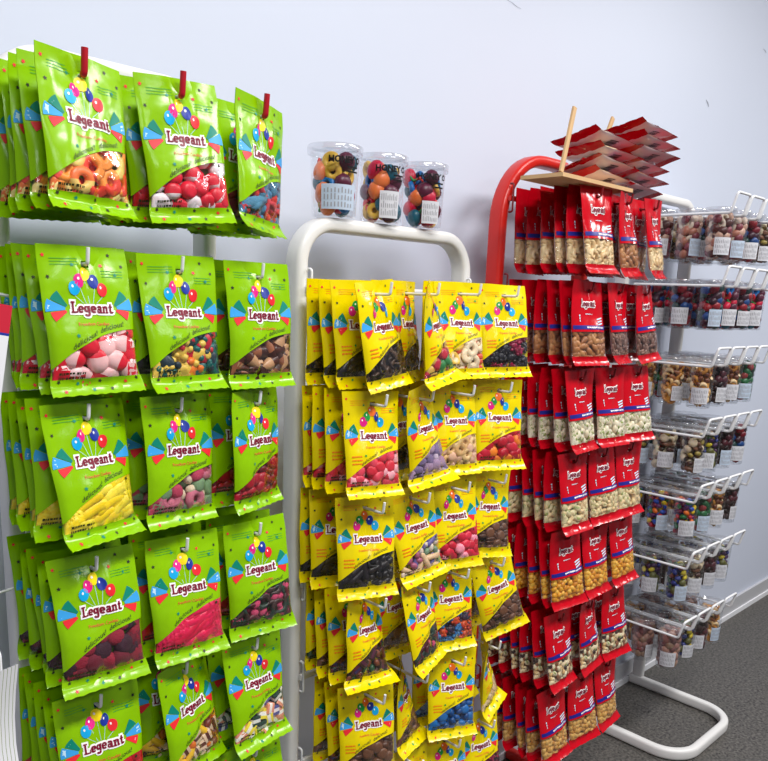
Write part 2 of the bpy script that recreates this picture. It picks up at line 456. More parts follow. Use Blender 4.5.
# ------------------------------------------------------------------ sweets and nuts
def cm(rgb, rough=.35, sugar=False):
    n = 'sweet_%02x%02x%02x' % tuple(rgb)+('_sugar' if sugar else '')
    return mat(n, rgb, .75 if sugar else rough, .4, bump=.5 if sugar else 0, bscale=700, sss=.15)
SHAPES = {}
def candy(shape, c1, c2=None, sugar=False):
    key = (shape, c1, c2, sugar)
    if key in SHAPES: return SHAPES[key]
    a = cm(c1, sugar=sugar); b = cm(c2, sugar=sugar) if c2 else a
    mb = MB(); rnd = random.Random(hash(shape) % 1 + len(shape))
    X90 = Matrix.Rotation(PI/2, 3, 'X')
    if shape == 'ring':
        n, k = 20, 8; rows = []
        for i in range(n+1):
            t = 2*PI*i/n; rows.append([((.0112+.0062*math.cos(p))*math.cos(t), .0062*math.sin(p), (.0112+.0062*math.cos(p))*math.sin(t)) for p in [2*PI*j/k for j in range(k)]])
        mb.grid(rows[:n//2+1], a, close_u=True); mb.grid(rows[n//2:], b, close_u=True)
    elif shape == 'ball':
        ellip(mb, (0,0,0), (.0118,.0105,.0112), a, 12, 8, mat2=b if c2 else None)
    elif shape == 'drop':
        ellip(mb, (0,0,0), (.0105,.010,.0125), a, 12, 8, R=Matrix.Rotation(.5, 3, 'Y'), mat2=b if c2 else None)
    elif shape == 'bear':
        ellip(mb, (0,0,-.002), (.0062,.0055,.0085), a); ellip(mb, (0,-.001,.0095), (.0052,.005,.005), a, 8, 6)
        for sx in (-1, 1):
            ellip(mb, (sx*.004,0,.0138), (.002,.002,.002), a, 6, 4); ellip(mb, (sx*.0055,-.003,.002), (.0024,.004,.0024), a, 6, 4); ellip(mb, (sx*.0048,-.003,-.0092), (.003,.0045,.003), a, 6, 4)
    elif shape == 'bottle':
        pr = [(.0005,-.015),(.0062,-.014),(.007,-.008),(.0068,.0),(.006,.005),(.0034,.010),(.003,.014),(.0005,.015)]
        n = 10; rows = [[(r*math.cos(2*PI*j/n), .8*r*math.sin(2*PI*j/n), z) for j in range(n)] for r, z in pr]
        mb.grid(rows[:4], b, close_u=True); mb.grid(rows[3:], a, close_u=True)
    elif shape in ('banana', 'cashew', 'worm', 'stick'):
        n, k = 10, 8; rows = []
        for i in range(n+1):
            q = i/n*2-1
            if shape == 'banana': p = Vector((.026*q, 0, .007*(1-q*q))); r = .0092*(1-abs(q)**3)**.5*.98+.0004
            elif shape == 'cashew': p = Vector((.0095*math.sin(1.9*q), 0, .0085*math.cos(1.9*q)-.004)); r = (.0052-.0012*q)*(1-abs(q)**4)**.5+.0003
            elif shape == 'worm': p = Vector((.024*q, 0, .006*math.sin(4*q))); r = .0042*(1-abs(q)**6)**.5+.0003
            else: p = Vector((.022*q, 0, 0)); r = .0056*(1-abs(q)**12)**.5+.0003
            rows.append([(p.x, r*math.cos(2*PI*j/k), p.z+r*math.sin(2*PI*j/k)) for j in range(k)])
        h = n//2
        mb.grid(rows[:h+1], a, close_u=True); mb.grid(rows[h:], b, close_u=True)
    elif shape == 'bean':
        ellip(mb, (0,0,0), (.0088,.006,.0062), a, 10, 7)
    elif shape == 'block':
        sec = rrect(.018, .013, .002, 2)
        for z0, z1, mm in ((-.008,-.003,a),(-.003,.003,b),(.003,.008,a)):
            rows = [[(x, y, z) for x, y in sec] for z in (z0, z1)]; mb.grid(rows, mm, close_u=True)
        mb.add([(x, y, .008) for x, y in sec], [tuple(range(len(sec)))], a); mb.add([(x, y, -.008) for x, y in sec], [tuple(range(len(sec)-1, -1, -1))], a)
    elif shape == 'berry':
        ellip(mb, (0,0,0), (.009,.0085,.0095), a, 8, 6)
        for i in range(14):
            ph = math.acos(1-2*(i+.5)/14); th = 2.4*i
            ellip(mb, (.0085*math.sin(ph)*math.cos(th), .008*math.sin(ph)*math.sin(th), .009*math.cos(ph)), (.0034,)*3, b if i % 2 else a, 6, 4)
    elif shape == 'almond':
        rows = []
        for i in range(8):
            q = i/7; r = .0066*math.sin(PI*q**.8)+.0001
            rows.append([(.026*(q-.5), .72*r*math.cos(2*PI*j/8), r*math.sin(2*PI*j/8)) for j in range(8)])
        mb.grid(rows, a, close_u=True)
    elif shape == 'pistachio':
        ellip(mb, (0,0,-.0008), (.0098,.0058,.0056), a, 10, 6); ellip(mb, (.002,0,.0022), (.0088,.0056,.0052), a, 10, 6); ellip(mb, (.004,-.001,.0006), (.0064,.0050,.0042), b, 8, 5)
    elif shape == 'kernel':
        ellip(mb, (0,0,0), (.0078,.0062,.0066), a, 8, 6, jag=.3, rnd=random.Random(4))
    elif shape == 'peanut':
        ellip(mb, (0,0,0), (.0076,.0048,.0052), a, 8, 6)
    elif shape == 'pecan':
        for sx in (-1, 1): ellip(mb, (0,0,sx*.0032), (.012,.0045,.0042), a, 10, 6, jag=.25, rnd=random.Random(7))
    elif shape == 'strand':
        n, k = 14, 6; rows = []
        for i in range(n+1):
            q = i/n*2-1; p = Vector((.012*math.sin(3*q), .002*math.cos(5*q), .022*q)); r = .0036
            rows.append([(p.x+r*math.cos(2*PI*j/k), p.y+r*math.sin(2*PI*j/k), p.z) for j in range(k)])
        mb.grid(rows, a, close_u=True)
    nm = {'ring': 'gummy_ring', 'ball': 'candy_ball', 'drop': 'candy_drop', 'bear': 'gummy_bear', 'bottle': 'gummy_bottle', 'banana': 'gummy_banana', 'worm': 'gummy_worm', 'stick': 'candy_stick',
          'bean': 'jelly_bean', 'block': 'candy_block', 'berry': 'gummy_berry', 'strand': 'liquorice_strand'}.get(shape, shape)
    SHAPES[key] = (nm, mb, mb.data(nm), {'banana': .026, 'ring': .0174, 'worm': .022, 'stick': .021, 'strand': .02, 'bottle': .014, 'bear': .013, 'almond': .012}.get(shape, .0105), {'banana': .0085, 'ring': .0062, 'worm': .0045, 'stick': .0056, 'strand': .006}.get(shape, .0085))
    return SHAPES[key]
_ = lambda *a: a
# filling name -> (words for the label, [candy specs], size, how many, minimum spacing)
FILL = {
 'peach':   ('peach ring gummies', [('ring',(236,70,50),(250,150,60)),('ring',(246,210,120),(240,120,60)),('ring',(248,220,140),None)], .95, 14, .018),
 'redwhite':('red and white candy balls', [('ball',(222,30,56),None),('ball',(240,226,230),None),('ball',(214,30,52),(240,226,230))], 1.0, 26, .0165),
 'sour':    ('blue and red sour gummies', [('bean',(70,130,170),None,True),('stick',(80,140,170),None,True),('bean',(226,60,50),None,True),('worm',(214,60,70),None,True)], 1.15, 30, .013),
 'cream':   ('strawberry cream drops', [('drop',(222,24,50),(246,214,214)),('drop',(216,20,46),None),('drop',(240,190,190),(220,24,50))], 1.25, 22, .0195),
 'bears':   ('gummy bears', [('bear',(10,96,92)),('bear',(232,120,30)),('bear',(198,24,50)),('bear',(226,190,80)),('bear',(30,50,60))], 1.9, 24, .0235),
 'cola':    ('cola bottle gummies', [('bottle',(196,150,110),(76,34,20)),('bottle',(150,90,60),(60,24,14))], 1.45, 30, .0185),
 'banana':  ('yellow banana gummies', [('banana',(252,216,20)),('banana',(250,226,60))], 1.0, 16, .0155),
 'sugar':   ('sugared pastel gummies', [('drop',(120,150,110),None,True),('ring',(200,110,130),None,True),('bean',(220,200,170),None,True),('drop',(190,60,90),None,True)], 1.0, 26, .0145),
 'cherry':  ('dark red cherry gummies', [('bean',(140,4,24)),('ball',(170,10,36)),('bean',(110,4,20))], 1.0, 34, .013),
 'plum':    ('dark red sugared berries', [('ball',(110,16,40),None,True),('ball',(150,24,50),None,True),('ball',(60,20,40),None,True)], 1.15, 22, .0175),
 'pinkbelt':('pink sour sticks', [('stick',(232,30,84)),('stick',(214,20,66))], 1.35, 24, .0125),
 'worms':   ('dark gummy worms and pink sugar sweets', [('worm',(64,44,40),(40,60,50)),('worm',(30,60,50),(90,30,40)),('bean',(206,70,110),None,True)], 1.0, 32, .0115),
 'red':     ('red gummy drops', [('drop',(206,20,36)),('ball',(190,14,30))], 1.0, 26, .0155),
 'allsort': ('orange and brown allsorts', [('bean',(220,110,30)),('stick',(240,190,40)),('bean',(120,50,30)),('block',(230,200,170),(90,40,30))], 1.0, 28, .0135),
 'blocks':  ('coloured candy blocks', [('block',(240,220,60),(244,240,230)),('block',(40,70,60),(230,230,220)),('block',(90,90,150),(240,230,230)),('block',(230,150,120),(250,240,230))], 1.0, 26, .0155),
 'liq':     ('dark liquorice strands', [('strand',(52,34,26)),('strand',(80,58,44)),('strand',(34,22,20))], 1.0, 26, .0125),
 'tropic':  ('green and red sweets', [('ball',(50,130,70)),('ball',(190,40,60)),('bean',(110,40,70)),('ball',(220,180,90))], .95, 30, .0145),
 'ringmix': ('ring and red candy pieces', [('ring',(240,200,90)),('ring',(236,214,180)),('stick',(214,20,30)),('bean',(226,90,60))], .95, 20, .0165),
 'razz':    ('black and red raspberry gummies', [('berry',(28,26,34),(40,36,44)),('berry',(130,6,52),(160,16,70))], 1.1, 26, .0165),
 'hearts':  ('pink and red candy hearts', [('drop',(226,70,90)),('drop',(240,170,180),(220,60,80)),('drop',(214,40,60))], .95, 32, .014),
 'lilac':   ('lilac sour gummies', [('drop',(170,140,170),None,True),('bean',(200,180,200),None,True),('drop',(130,110,150),None,True)], .95, 30, .014),
 'beige':   ('cream and beige rings', [('ring',(230,196,140)),('ring',(214,170,110)),('ball',(226,180,150))], .85, 24, .015),
 'fruit':   ('red and orange fruit gummies', [('ball',(186,16,40)),('ball',(238,130,30)),('drop',(200,24,50))], 1.15, 24, .0175),
 'black':   ('black liquorice sweets', [('strand',(26,22,24)),('bean',(30,26,28)),('stick',(38,32,34))], 1.0, 34, .0125),
 'pastel':  ('pastel candy chews', [('stick',(226,190,150)),('bean',(120,150,120)),('bean',(230,210,190)),('stick',(110,100,160)),('bean',(170,90,120))], .95, 32, .0125),
 'pinkmix': ('pink and red gummies', [('drop',(226,40,70)),('ball',(240,150,170)),('drop',(200,24,50))], .95, 30, .0145),
 'wrapped': ('dark mixed toffees', [('block',(60,36,28),(90,40,60)),('bean',(40,80,50)),('bean',(120,60,30)),('block',(90,30,40),(50,40,90))], .95, 28, .014),
 'bluemix': ('blue and orange berries', [('berry',(40,110,170),(70,140,190)),('berry',(210,80,30),(190,50,40)),('berry',(60,40,60),(40,40,60))], 1.05, 26, .0155),
 'blue':    ('blue raspberry gummies', [('bean',(20,90,160)),('ball',(30,110,180)),('bean',(16,70,130))], 1.0, 34, .013),
 'brown':   ('brown chocolate pieces', [('bean',(90,56,38)),('ball',(112,72,48)),('pecan',(84,52,36))], 1.0, 30, .0135),
 'cashew':  ('cashews', [('cashew',(232,204,158)),('cashew',(222,188,138))], 1.15, 64, .0115),
 'almond':  ('almonds', [('almond',(170,112,66)),('almond',(152,96,56)),('almond',(190,134,84))], 1.15, 64, .0115),
 'pecan':   ('pecans', [('pecan',(122,86,74)),('pecan',(148,112,98)),('almond',(100,66,56))], .9, 60, .0100),
 'pistachio':('pistachios', [('pistachio',(238,226,200),(150,166,90)),('pistachio',(228,214,184),(140,150,80))], 1.25, 64, .0125),
 'mixnut':  ('mixed pale nuts', [('pistachio',(220,205,160),(160,170,100)),('peanut',(226,200,150)),('cashew',(224,196,150))], 1.15, 66, .0115),
 'corn':    ('golden corn nuts', [('kernel',(226,160,40)),('kernel',(214,140,30)),('kernel',(236,182,70))], 1.05, 78, .0102),
 'party':   ('mixed nuts and raisins', [('almond',(140,90,60)),('cashew',(232,210,170)),('bean',(60,36,34)),('peanut',(220,184,130)),('pistachio',(226,214,180),(150,160,90))], .9, 70, .0096),
 'peanut':  ('peanuts', [('peanut',(206,154,74)),('peanut',(190,136,62)),('peanut',(222,176,98))], 1.2, 84, .0102),
 'seed':    ('pale peanuts', [('peanut',(230,200,150)),('pistachio',(226,206,160),(170,160,100))], 1.0, 70, .0094),
}
NUTS = {'cashew', 'almond', 'pecan', 'pistachio', 'mixnut', 'corn', 'party', 'peanut', 'seed'}
PACK = {}
def pack(P, fill):
    """the sweets inside pouch P behind its window: two layers of [(candy, place, turned points)], front layer first"""
    key = (id(P), fill)
    if key in PACK: return PACK[key]
    words_, specs, size, count, gap = FILL[fill]
    rnd = random.Random(sum(map(ord, fill))*7+int(P.W*1e5))
    layers = []
    for layer, g in ((0, gap*.93), (1, gap*1.15)):
        pts = []; out = []; tries = 0
        while tries < (900 if layer == 0 else 350):
            tries += 1
            u = rnd.uniform(.06, .94); vt = P.wtop(u); v = rnd.uniform(P.WB-.035, vt+.045)
            x, z = (u-.5)*P.W, v*P.H
            if any((x-a)**2+(z-b)**2 < g*g for a, b in pts): continue
            spec = specs[rnd.randrange(len(specs))]; c = candy(spec[0], spec[1], spec[2] if len(spec) > 2 else None, spec[3] if len(spec) > 3 else False)
            rad, dep = c[3]*size, c[4]*size
            ang = rnd.uniform(0, 2*PI)
            if fill in ('pinkbelt', 'banana'): ang = rnd.uniform(-.6, -.1)
            if rad > .012:
                ex = rad*abs(math.cos(ang)) if spec[0] not in ('strand', 'bear', 'bottle') else rad*abs(math.sin(ang))
                ex = max(ex, rad*.35) if spec[0] != 'ring' else rad
            else: ex = rad
            lim = P.W*.455-ex*.8
            x = max(-lim, min(lim, x))
            zz = (v-1)*P.H+P.hole
            lo, hi = P.room(x, zz)
            if hi-lo < .005: continue
            pts.append((x, z))
            s_ = size*rnd.uniform(.92, 1.08)
            y = lo+min(dep*.86, (hi-lo)/2)+layer*dep*1.3
            M = Matrix.Translation((x, min(y, max(hi-dep*.6, (lo+hi)/2)), zz)) @ Matrix.Rotation(ang, 4, 'Y') @ Matrix.Rotation(rnd.uniform(-.35, .35), 4, 'X') @ Matrix.Scale(s_, 4)
            out.append((c, [P.keep(M @ Vector(q)) for q in c[1].v]))
        layers.append(out)
    PACK[key] = layers
    return layers
FILLMESH = {}
def add_sweet(mb, c, vs, o3=None):
    src = c[1]; o = len(mb.v); mb.v += [tuple(v if o3 is None else v-o3) for v in vs]
    mb.f += [tuple(i+o for i in f) for f in src.f]; mb.m += [mb.slot(src.mats[k]) for k in src.m]
def fill_mesh(P, fill, which):
    key = (id(P), fill, which)
    if key not in FILLMESH:
        mb = MB(); L = pack(P, fill)
        for c, vs in (L[0]+L[1] if which == 'all' else L[1]): add_sweet(mb, c, vs)
        FILLMESH[key] = mb.data('nut_filling' if fill in NUTS else 'candy_filling')
    return FILLMESH[key]
def sweet_parts(P, fill):
    key = (id(P), fill, 'parts')
    if key not in FILLMESH:
        out = []
        for c, vs in pack(P, fill)[0]:
            o3 = sum(vs, Vector())/len(vs); mb = MB(); add_sweet(mb, c, vs, o3); out.append((c[0], mb.data(c[0]), Matrix.Translation(o3)))
        FILLMESH[key] = out
    return FILLMESH[key]

def bag(name, cat, kind, var, fill, M, label, group, front=False):
    P = POUCH[kind, var]
    t = thing(name, label, cat, M, group)
    link('pouch', P.body, t); link('window_film', P.win, t, label='clear film window')
    if front and fill not in NUTS:
        for n, d, m in sweet_parts(P, fill): link(n, d, t, m)
        link('candy_filling', fill_mesh(P, fill, 'rear'), t, kind='stuff', label='sweets further back in the bag')
    else:
        link('nut_filling' if fill in NUTS else 'candy_filling', fill_mesh(P, fill, 'all'), t, kind='stuff')
    return t
def hang(x, y, z, yaw=0., roll=0., pitch=0.):
    return Matrix.Translation((x, y, z+CAMZ)) @ Matrix.Rotation(math.radians(yaw), 4, 'Z') @ Matrix.Rotation(math.radians(pitch), 4, 'X') @ Matrix.Rotation(math.radians(roll), 4, 'Y')

ORD = ['front', 'second', 'third', 'fourth', 'fifth', 'sixth', 'seventh']
ROWN = ['top', 'second', 'third', 'fourth', 'fifth', 'sixth', 'seventh']

# ------------------------------------------------------------------ display racks
def make_rack(label, xl, xr, yf, ztop, rows, hooks, ytip, paint, wire, rad, tip0=None, base_front=.87, tipz=.02, ybase=1.27):
    t = thing('display_rack', label, 'display rack', Matrix.Translation(((xl+xr)/2, yf, 0)), 'display racks along the wall')
    cx = (xl+xr)/2
    L = lambda p: (p[0]-cx, p[1]-yf, p[2])
    mb = MB(); w = .025; zb = .036
    path = fillet([L((xl+w/2, yf, zb)), L((xl+w/2, yf, ztop-w/2)), L((xr-w/2, yf, ztop-w/2)), L((xr-w/2, yf, zb))], rad, 10)
    sweep(mb, path, rrect(w, .042, .009), paint, ref=(0, 1, 0))
    link('frame', mb.data('frame'), t)
    mb = MB()
    yb = min(ybase, yf+.17)
    path = fillet([L((xl+.017, yb, .019)), L((xl+.017, base_front, .019)), L((xr-.017, base_front, .019)), L((xr-.017, yb, .019))], .10, 10)
    sweep(mb, path, rrect(.027, .036, .009), paint, ref=(0, 0, 1))
    link('base', mb.data('base'), t)
    for z in rows:
        zz = z+CAMZ-tipz
        mb = MB()
        sweep(mb, [L((xl+w*.6, yf-.027, zz)), L((xr-w*.6, yf-.027, zz))], rrect(.012, .007, .002), paint, ref=(0, 1, 0))
        link('cross_rail', mb.data('cross_rail'), t)
        for s_, x in ((1, xl+w*.75), (-1, xr-w*.75)):
            mb = MB()
            sweep(mb, fillet([L((x, yf-.024, zz-.03)), L((x, yf-.034, zz-.03)), L((x, yf-.034, zz+.032)), L((x, yf-.024, zz+.032))], .006, 4), circ(.0024, 6), wire)
            link('bracket', mb.data('bracket'), t)
        if hooks:
            mb = MB(); y0 = yf-.033
            sweep(mb, fillet([(0, 0, 0), (0, ytip-y0, .0), (0, ytip-y0-.003, tipz)], .005, 4), circ(.0024, 8), wire)
            hk = mb.data('hook')
            for x, dz in (hooks(rows.index(z)) if callable(hooks) else [(x, 0) for x in hooks]):
                h = link('hook', hk, t, Matrix.Translation(L((x, y0, zz+dz))))
                if tip0 and z == rows[0]:
                    mb = MB(); sweep(mb, fillet([(0, ytip-y0+.003, 0), (0, ytip-y0-.0005, .0), (0, ytip-y0-.004, tipz+.008)], .005, 4), circ(.0042, 8), tip0)
                    link('hook_tip', mb.data('hook_tip'), h, label='red plastic hook tip')
    return t

G_FRONT = {  # (row, column): filling, yaw, roll, pitch, dx, dz
 (0,1): ('peach', 13, 2, -7, .004, .004), (0,2): ('redwhite', -3, -4, -6, .006, .005), (0,3): ('sour', 20, 4, -2, .008, .003),
 (1,1): ('cream', 3, -1, -7, .000, .006), (1,2): ('bears', 0, -1, -6, .003, .003), (1,3): ('cola', 2, 0, -3, .005, .001),
 (2,1): ('banana', 9, -1, -9, -.006, .001), (2,2): ('sugar', 8, 1, -3, -.001, .001), (2,3): ('cherry', 20, 0, -1, .002, .002),
 (3,1): ('plum', -2, -1, -9, -.003, 0), (3,2): ('pinkbelt', 0, 1, -9, .005, -.001), (3,3): ('worms', 0, 0, -7, .004, -.001),
 (4,1): ('red', -4, -1, -10, -.004, -.006), (4,2): ('allsort', 24, -1, -8, .002, 0), (4,3): ('blocks', 4, 0, -8, .000, 0),
 (5,1): ('cherry', 0, 0, -9, 0, 0), (5,2): ('bears', 4, 0, -9, 0, 0), (5,3): ('redwhite', 2, 0, -9, 0, 0)}
G_ROWS = [.250, .034, -.150, -.349, -.538, -.725]; G_X = [.303, .428, .553, .680]
make_rack('white tubular rack holding the lime green candy bags', .3815, .727, 1.15, .305+CAMZ, G_ROWS, lambda r: [(G_X[c]+G_FRONT[r, c][4], G_FRONT[r, c][5]) for c in (1, 2, 3)], .95, WHITE_PAINT, WIRE_WHITE, .075, TIP_RED)
Y_ROWS = [.024, -.160, -.345, -.523, -.711, -.895]; Y_X = [.915, 1.03, 1.143, 1.258]; YDX = [0, 0, .004, .018, .026, .026]; YDZ = [(-.006, -.003, 0, 0), (-.004, -.002, 0, 0), (-.004, -.004, 0, 0)]+[(-.003, 0, 0, 0)]*3
make_rack('white tubular rack holding the yellow candy bags, three cups on its top bar', .8685, 1.336, 1.12, .128+CAMZ, Y_ROWS, lambda r: [(x+YDX[r], YDZ[r][i]) for i, x in enumerate(Y_X)], .92, WHITE_PAINT, WIRE_WHITE, .07)
R_ROWS = [.243, .043, -.153, -.345, -.530, -.737, -.938]; R_X = [1.575, 1.705, 1.832]
make_rack('red tubular rack holding the red nut packets', 1.492, 1.880, 1.17, .335+CAMZ, R_ROWS, R_X, .950, RED_PAINT, WIRE_DARK, .15)

# ------------------------------------------------------------------ green bags
rnd = random.Random(5)
G_BACK = {(0,1): 'peach', (0,2): 'red', (0,3): 'plum', (1,1): 'cream', (1,2): 'black', (1,3): 'cola', (2,1): 'banana', (2,2): 'sugar', (2,3): 'cherry', (3,1): 'plum', (3,2): 'red', (3,3): 'cherry'}
G_COUNT = {0: (0, 5, 5, 4), 1: (0, 5, 5, 4), 2: (0, 5, 4, 4), 3: (0, 5, 4, 3), 4: (0, 5, 4, 3), 5: (0, 3, 3, 3)}
HOOKG = ['outer', 'left', 'middle', 'right']
SKIP = {('g',5,1,0),('g',5,1,1),('g',5,1,2),('g',5,2,0),('g',5,2,1),('g',5,2,2),('g',5,3,2),('g',1,2,2),('g',1,2,3),('g',1,2,4),('g',1,3,2),('g',1,3,3),('g',2,3,3),('g',4,2,2),('g',4,2,3),
        ('y',5,0,0),('y',5,0,1),('y',3,2,1),('r',3,1,2),('r',4,1,2),('r',6,1,2),('w',1,3,1)}   # places nothing of the photo shows
for r, z in enumerate(G_ROWS):
    for c in (1, 2, 3):
        n = G_COUNT[r][c]
        for k in range(n):
            fill, yaw, roll, pit, dx, dz = G_FRONT[r, c]
            if k:
                fill = G_BACK.get((r, c), fill); yaw = rnd.uniform(-6, 6); roll = rnd.uniform(-2.5, 2.5)
            y = .962+(0 if k == 0 else .128*k/max(3, n-1)+rnd.uniform(-.001, .001)+.002)
            if k: pit = pit+(-1-pit)*k/(n-1)+rnd.uniform(-.5, .5)
            lab = f'green bag of {FILL[fill][0]}, ' + ('front' if k == 0 else ORD[k]+' back') + f' on {HOOKG[c]} hook, {ROWN[r]} row'
            if ('g', r, c, k) in SKIP: continue
            bag('candy_bag', 'candy bag', 'green', (k+r+c) % 4 if k else (0, 3, 1, 2)[(r+c) % 4], fill, hang(G_X[c]+dx, y, z-.0164+dz, yaw, roll, pit), lab, 'green candy bags', front=(k == 0))

# ------------------------------------------------------------------ yellow bags
Y_BAGS = {  # (row, column): [(filling, y, yaw, roll, variant), ...] from the front
 (0,0): [('liq', .955, 14, -5, 1), ('black', .992, -8, -1, 0), ('black', 1.027, -6, -1, 2), ('liq', 1.060, -4, 0, 3)],
 (0,1): [('tropic', .938, 34, -6, 4), ('black', 1.000, 24, 0, 0), ('tropic', 1.040, 10, 0, 2)],
 (0,2): [('ringmix', .970, -8, 0, 0), ('beige', 1.004, -4, 0, 3)],
 (0,3): [('razz', .955, -15, 0, 3), ('razz', 1.000, -6, 0, 0)],
 (1,0): [('hearts', .955, -8, 2, 0), ('hearts', 1.005, -6, 2, 3), ('pinkmix', 1.037, -4, 1, 1), ('hearts', 1.066, -2, 0, 0)],
 (1,1): [('lilac', .950, 20, -3, 4), ('black', 1.005, 6, 0, 0), ('lilac', 1.042, 4, 0, 2)],
 (1,2): [('beige', .972, -8, 1, 3), ('beige', 1.006, -5, 0, 0)],
 (1,3): [('fruit', .950, -18, 1, 0), ('fruit', 1.000, -8, 0, 2)],
 (2,0): [('black', .966, -16, 1, 3), ('black', 1.035, -16, 1, 0), ('black', 1.066, -8, 0, 1)],
 (2,1): [('pastel', .965, -8, -7, 2), ('black', 1.016, -2, 0, 0)],
 (2,2): [('pinkmix', .960, -12, 0, 1), ('pinkmix', 1.006, -4, 0, 3)],
 (2,3): [('brown', .960, -8, 6, 1), ('brown', 1.004, -8, 4, 0)],
 (3,0): [('wrapped', .974, 18, 6, 4), ('wrapped', 1.008, -10, -1, 3), ('brown', 1.040, -6, 0, 0), ('wrapped', 1.068, 0, 0, 1)],
 (3,1): [('worms', .949, 12, -4, 2), ('brown', 1.006, 0, 0, 0)],
 (3,2): [('bluemix', .968, -14, 1, 0), ('bluemix', 1.004, -6, 0, 3)],
 (3,3): [('brown', .952, -10, -12, 1), ('brown', 1.004, -4, 0, 0)],
 (4,0): [('brown', .968, -18, 1, 3), ('wrapped', 1.012, -6, 0, 0), ('brown', 1.048, 0, 0, 1)],
 (4,1): [('brown', .990, 42, 4, 4), ('black', 1.034, 6, 0, 0)],
 (4,2): [('blue', .952, -18, 3, 0), ('blue', 1.004, -6, 0, 3)],
 (4,3): [('cashew', .962, 44, -4, 4), ('brown', 1.010, 14, 0, 0)],
 (5,0): [('brown', .965, -10, 0, 0), ('brown', 1.012, -4, 0, 3)],
 (5,1): [('wrapped', .965, -6, 0, 1)],
 (5,2): [('fruit', .962, -12, 0, 0)],
 (5,3): [('razz', .962, -8, 0, 1)]}
HOOKY = ['first', 'second', 'third', 'fourth']
for (r, c), lst in Y_BAGS.items():
    for k, (fill, y, yaw, roll, var) in enumerate(lst):
        if ('y', r, c, k) in SKIP: continue
        lab = f'yellow bag of {FILL[fill][0]}, ' + ('front' if k == 0 else ORD[k]+' back') + f' on {HOOKY[c]} hook, {ROWN[r]} row'
        bag('candy_bag', 'candy bag', 'yellow', var, fill, hang(Y_X[c]+YDX[r], y, Y_ROWS[r]-.0164+YDZ[r][c], yaw, roll, -9+8*k/max(1, len(lst)-1)), lab, 'yellow candy bags', front=(k == 0 and fill not in NUTS))

# ------------------------------------------------------------------ red nut packets
R_FILL = {0: ('cashew', 'almond', 'cashew'), 1: ('almond', 'pecan', 'pecan'), 2: ('pistachio',)*3, 3: ('mixnut', 'seed', 'mixnut'), 4: ('corn',)*3, 5: ('party',)*3, 6: ('peanut',)*3}
R_COUNT = {r: (6, 3, 2) for r in range(7)}
HOOKR = ['left', 'middle', 'right']
R_POSE = {(0,1,0): (15, -2, 1), (0,1,1): (11, 2, 0), (0,2,0): (9, -3, 2), (0,2,1): (6, 0, 0), (1,2,0): (10, -3, 1), (1,1,0): (8, 0, 2), (5,1,0): (14, 0, 1)}
for r, z in enumerate(R_ROWS):
    for c in range(3):
        for k in range(R_COUNT[r][c]):
            if ('r', r, c, k) in SKIP: continue
            yaw, roll, var = R_POSE.get((r, c, k), (rnd.uniform(-3, 2), rnd.uniform(-1.5, 1.5), (k+c+r) % 3))
            y = .960+.0335*k+rnd.uniform(-.002, .002)
            fill = R_FILL[r][c]
            lab = f'red nut packet of {FILL[fill][0]}, ' + ('front' if k == 0 else ORD[k]+' back') + f' on {HOOKR[c]} hook, {ROWN[r]} row'
            bag('nut_packet', 'nut packet', 'nuts', var, fill, hang(R_X[c], y, z-.0164, yaw, roll, -8+7*k/max(1, R_COUNT[r][c]-1)), lab, 'hanging red nut packets')

# board across the top hooks, the pile lying on it and two sticks
mb = MB(); box(mb, (-.142, -.052, 0), (.142, .052, .008), WOOD)
bz = R_ROWS[0]+.0016+CAMZ
thing('wooden_board', 'pale wooden board laid across the top hooks under the flat packets', 'board', Matrix.Translation((1.556, .996, bz)), None, mb.data('wooden_board', smooth=False))
SIDE = ('left', 'right')
for c, x in enumerate((1.655, 1.832)):
    for k in range((4, 6)[c]):
        lift = bz+.0215+.0262*k-.004*c
        M = Matrix.Translation((x+rnd.uniform(-.008, .008), 1.026+rnd.uniform(-.018, .018), lift)) @ Matrix.Rotation(math.radians(rnd.uniform(-9, 9)), 4, 'Z') \
            @ Matrix.Rotation(math.radians((5, 4)[c]+rnd.uniform(-1.2, 1.2)), 4, 'Y') @ Matrix.Rotation(math.radians(-11), 4, 'X') \
            @ Matrix.Rotation(math.radians(-90), 4, 'Z') @ Matrix.Rotation(math.radians(-90), 4, 'X') @ Matrix.Translation((0, 0, (.0875-.018)))
        fill = ('cashew', 'almond')[c]
        lab = f'red nut packet lying flat, {ORD[k]} from the board in the {SIDE[c]} pile' if k else f'red nut packet lying flat, lowest of the {SIDE[c]} pile on the board'
        bag('nut_packet', 'nut packet', 'flat', (k+c) % 3, fill, M, lab, 'red nut packets piled on the board')
def stick(p0, p1, w, label):
    p0, p1 = Vector(p0), Vector(p1); mb = MB(); d = p1-p0
    sweep(mb, [Vector(), d*.98, d], rrect(w, w*.5, w*.12, 2), WOOD, ref=(0, 1, 0))
    thing('wooden_stick', label, 'wooden stick', Matrix.Translation(p0), 'wooden sticks by the pile', mb.data('wooden_stick', sharp=.6))

